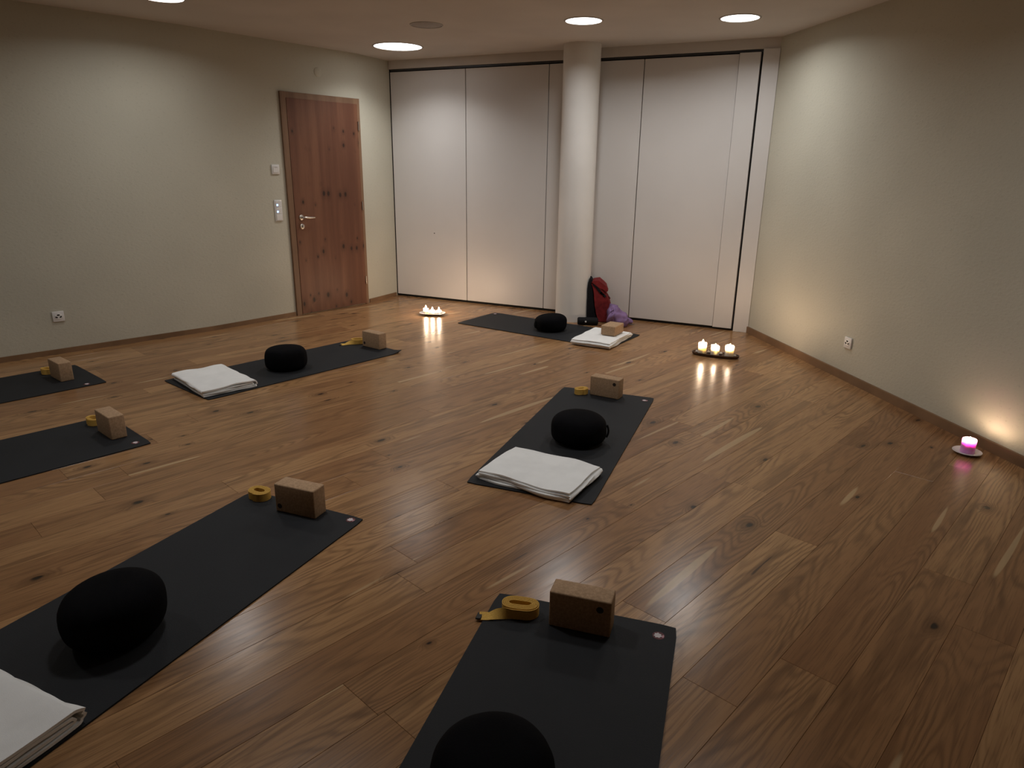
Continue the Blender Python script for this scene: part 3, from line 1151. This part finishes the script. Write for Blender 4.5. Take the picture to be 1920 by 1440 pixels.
def oval_dish(name, prof, n=48):
    bm = bmesh.new()
    rings = [oval_ring(bm, a, b, z, n) for a, b, z in prof]
    for p, q in zip(rings, rings[1:]):
        for k in range(n):
            bm.faces.new((p[k], p[(k + 1) % n], q[(k + 1) % n], q[k]))
    bm.faces.new(rings[0][::-1])
    bm.faces.new(rings[-1])
    return finish(bm, name, True, 40)


link('tray_body', oval_dish('tray_body', [(0.185, 0.062, 0.0), (0.196, 0.072, 0.010), (0.199, 0.075, 0.024), (0.192, 0.068, 0.024), (0.186, 0.062, 0.012), (0.02, 0.01, 0.010)]), 'traywood', tr)
CR = [(1.642, 5.800, 0.036, 0.098, 'tallest-glowing ivory candle at the left end of the dark tray', 0.003, 1.25),
      (1.738, 5.750, 0.036, 0.086, 'middle ivory candle on the dark tray, with a ragged rim', 0.012, 1.0),
      (1.848, 5.706, 0.037, 0.098, 'ivory candle at the right end of the dark tray', 0.004, 1.0)]
for k, (x, y, r, h, lb, rg, fs) in enumerate(CR):
    candle(x, y, 0.0108, r, h, lb, 'ivory candles on the dark tray', 'wax_white', 0.024, k * 2.3, rg, fs)


def pebble(x, y, z, s, label, seed):
    bm = bmesh.new()
    bmesh.ops.create_icosphere(bm, subdivisions=2, radius=1.0)
    for v in bm.verts:
        q = 1 + 0.14 * noise.noise(v.co * 1.7 + Vector((seed, 0, 0)))
        v.co = Vector((v.co.x * s * 1.25 * q, v.co.y * s * q, (v.co.z * 0.72 + 0.72) * s * q))
    o = link('pebble', finish(bm, 'pebble', True), 'pebble', None, (x, y, z), (0, 0, seed))
    tag(o, label, 'pebble', 'pebbles on the dark tray')


def tpos(lx, ly):
    return TC.x + lx * math.cos(TA) - ly * math.sin(TA), TC.y + lx * math.sin(TA) + ly * math.cos(TA)


for k, (lx, ly, s, lb) in enumerate([(-0.158, 0.006, 0.014, 'pale pebble at the left end of the dark tray'),
                                     (-0.060, 0.026, 0.015, 'pale pebble between the left and middle tray candles'),
                                     (0.040, 0.026, 0.015, 'pale pebble between the middle and right tray candles'),
                                     (0.158, 0.000, 0.014, 'pale pebble at the right end of the dark tray')]):
    px, py = tpos(lx, ly)
    pebble(px, py, 0.0112, s, lb, k * 1.9 + 1)

# left: white oval plate with three short candles
pl = empty('candle_plate', (-0.870, 7.345, 0.0003), R(-8))
tag(pl, 'white oval plate holding three short candles by the partition', 'plate')
link('plate_body', oval_dish('plate_body', [(0.085, 0.060, 0.0), (0.090, 0.064, 0.008), (0.135, 0.098, 0.019), (0.139, 0.101, 0.022), (0.133, 0.096, 0.0225), (0.095, 0.068, 0.012), (0.02, 0.015, 0.0112)]), 'ceramic', pl)
for k, (x, y, r, h, lb) in enumerate([(-0.942, 7.368, 0.029, 0.050, 'short lit candle at the left end of the white plate'),
                                      (-0.868, 7.330, 0.028, 0.040, 'short lit candle in the middle of the white plate'),
                                      (-0.800, 7.350, 0.028, 0.034, 'short lit candle at the right end of the white plate')]):
    candle(x, y, 0.0124, r, h, lb, 'short candles on the white plate', 'wax_white', 0.010, 11 + k * 1.7, 0.002, 1.0)

# purple candle on a saucer
sa = empty('saucer', (2.612, 3.672, 0.0003))
tag(sa, 'white saucer under the purple candle', 'saucer')
link('saucer_body', lathe('saucer_body', [(0, 0), (0.040, 0), (0.043, 0.005), (0.070, 0.014), (0.075, 0.017), (0.0735, 0.0185), (0.066, 0.015), (0.042, 0.009), (0, 0.008)], 48), 'ceramic', sa)
candle(2.614, 3.674, 0.0084, 0.0365, 0.082, 'purple candle burning on a white saucer by the wall', None, 'wax_purple', 0.024, 21, 0.003, 0.82)

# ------------------------------------------------------------------ backpack, jacket, portable speaker
bag = empty('backpack', (0.862, 7.175, 0.0), R(-8))
tag(bag, 'red roll-top backpack with a black back, leaning on the white column', 'backpack')


def loft_profile(name, prof, depth, nseg=10, round_=0.35, seed=0, amp=0.004):
    """a side profile (x, z) lofted along y with rounded ends"""
    cx = sum(p[0] for p in prof) / len(prof)
    cz = sum(p[1] for p in prof) / len(prof)
    bm = bmesh.new()
    rows = []
    for j in range(nseg + 1):
        t = -1 + 2 * j / nseg
        f = 1 - round_ * (abs(t) ** 4) * 0.6
        row = []
        for x, z in prof:
            n_ = noise.noise(Vector((x * 14 + seed, t * 3, z * 14))) * amp
            row.append(bm.verts.new((cx + (x - cx) * f + n_, t * depth / 2, max(0.001, cz + (z - cz) * (1 - (1 - f) * 0.3) + n_))))
        rows.append(row)
    m = len(prof)
    for a, b in zip(rows, rows[1:]):
        for k in range(m):
            bm.faces.new((a[k], a[(k + 1) % m], b[(k + 1) % m], b[k]))
    bm.faces.new(rows[0])
    bm.faces.new(rows[-1][::-1])
    return finish(bm, name, True, 50)


def zp(pts):
    """photo outline (px in a 9x view) -> metres in the bag's own side plane"""
    return [((x - 480) * 0.000640, max(0.0, (868 - y) * 0.000662)) for x, y in pts]


def densify(poly, step=0.018):
    out = []
    n = len(poly)
    for i in range(n):
        a, b = poly[i], poly[(i + 1) % n]
        l = math.hypot(b[0] - a[0], b[1] - a[1])
        k = max(1, int(l / step))
        for j in range(k):
            out.append((a[0] + (b[0] - a[0]) * j / k, a[1] + (b[1] - a[1]) * j / k))
    return out


red = zp([(545, 866), (700, 860), (765, 800), (765, 700), (735, 600), (700, 500), (655, 425), (560, 330), (470, 262), (395, 250), (425, 330), (450, 450), (470, 600), (500, 740)])
link('bag_body', loft_profile('bag_body', densify(red), 0.215, 12, 0.14, 1), 'bag_red', bag)
flap = zp([(400, 240), (440, 218), (525, 205), (585, 250), (655, 305), (680, 372), (655, 392), (600, 345), (560, 330), (470, 285)])
link('roll_top', loft_profile('roll_top', densify(flap), 0.23, 12, 0.12, 2), 'bag_red', bag)
under = zp([(470, 285), (560, 330), (600, 345), (655, 392), (640, 440), (600, 430), (540, 380), (490, 330)])
link('roll_fold', loft_profile('roll_fold', densify(under), 0.208, 10, 0.14, 3), 'bag_darkred', bag)
back = zp([(350, 866), (545, 867), (500, 740), (468, 600), (448, 450), (423, 330), (393, 245), (425, 215), (405, 182), (370, 195), (348, 250), (340, 400), (342, 650)])  # black outline takes in back, straps and the shadow around them
link('back_panel', loft_profile('back_panel', densify(back), 0.20, 10, 0.3, 4), 'bag_black', bag)
for yy in (-0.075, 0.075):
    pp_ = [(x, yy, z) for x, z in zp([(545, 300), (590, 360), (620, 420), (640, 470), (665, 520), (655, 580)])]
    link('buckle_strap', ribbon('buckle_strap', [(x + 0.012, y, z) for x, y, z in pp_], [(0, 1, 0)] * len(pp_), 0.022, 0.004), 'bag_black', bag)
side = [(x, -0.112, z) for x, z in zp([(440, 262), (500, 322), (560, 392), (610, 430), (640, 462)])]
link('side_strap', ribbon('side_strap', side, [(0.7, 0, -0.7)] * len(side), 0.024, 0.004), 'bag_black', bag)
tabs = zp([(690, 470), (722, 508), (712, 520), (680, 500)])
link('front_tab', loft_profile('front_tab', tabs, 0.05, 4, 0.1, 5, 0.0), 'bag_darkred', bag)
gl = [(x, 0.0 + 0.03 * math.cos(math.pi * k / 6), z + 0.02 * math.sin(math.pi * k / 6)) for k, (x, z) in enumerate(zp([(388, 205)] * 7))]
link('grab_loop', tube('grab_loop', gl, 0.006, 8), 'bag_black', bag)

# lavender garment: a crumpled bundle lying against the bag
def garment():
    bm = bmesh.new()
    path = [Vector((0.975, 6.945, 0.105)), Vector((1.005, 6.950, 0.105)), Vector((1.055, 6.920, 0.085)), Vector((1.105, 6.880, 0.060)), Vector((1.140, 6.855, 0.038)), Vector((1.155, 6.845, 0.030))]
    rad = [0.055, 0.092, 0.088, 0.068, 0.046, 0.02]
    N, Mr = 36, 40
    rows = []
    for i in range(N + 1):
        t = i / N * (len(path) - 1)
        k = min(int(t), len(path) - 2)
        f = t - k
        c = path[k].lerp(path[k + 1], f)
        r = rad[k] + (rad[k + 1] - rad[k]) * f
        dd = (path[k + 1] - path[k]).normalized()
        s = dd.cross(Vector((0, 0, 1))).normalized()
        u_ = s.cross(dd)
        row = []
        for j in range(Mr):
            a = 2 * math.pi * j / Mr
            fold = 0.13 * math.sin(3 * a + i * 0.34) + 0.10 * math.sin(5 * a - i * 0.55 + 1.3) + 0.20 * noise.noise(Vector((math.cos(a) * 2, math.sin(a) * 2, i * 0.22)))
            ridge = 0.10 * abs(math.sin(i * 0.55 + 1.2 * math.sin(a)))
            rr = r * (1 + fold * 0.8 + ridge)
            p = c + s * (rr * 1.05 * math.cos(a)) + u_ * (rr * math.sin(a))
            p.z = max(0.002, p.z)
            row.append(bm.verts.new(p))
        rows.append(row)
    for a, b in zip(rows, rows[1:]):
        for k in range(Mr):
            bm.faces.new((a[k], a[(k + 1) % Mr], b[(k + 1) % Mr], b[k]))
    bm.faces.new(rows[0])
    bm.faces.new(rows[-1][::-1])
    return finish(bm, 'garment', True, None)


ga = link('crumpled_sweater', garment(), 'lavender')
tag(ga, 'crumpled lavender sweater lying against the red backpack', 'sweater')
slv = [Vector((1.085, 7.045, 0.045)), Vector((1.140, 7.020, 0.042)), Vector((1.185, 6.995, 0.036)), Vector((1.215, 6.985, 0.028)), Vector((1.232, 6.98, 0.020))]
link('sleeve', tube('sleeve', slv, [0.040, 0.040, 0.033, 0.026, 0.012], 14), 'lavender', ga)

ps = empty('portable_speaker', (0.765, 6.935, 0.0), R(-3))
tag(ps, 'small black cylinder speaker with a white dot beside the backpack', 'speaker')
cyl = lathe('speaker_body', [(0, -0.105), (0.028, -0.105), (0.037, -0.098), (0.039, -0.085), (0.039, 0.085), (0.037, 0.098), (0.028, 0.105), (0, 0.105)], 32)
link('speaker_body', cyl, 'spk_body', ps, (0, 0, 0.0395), (0, R(90), 0))
link('white_dot', lathe('white_dot', [(0, 0), (0.009, 0), (0.009, 0.0015), (0, 0.0015)], 20), 'white', ps, (-0.022, -0.0385, 0.042), (R(90), 0, 0))
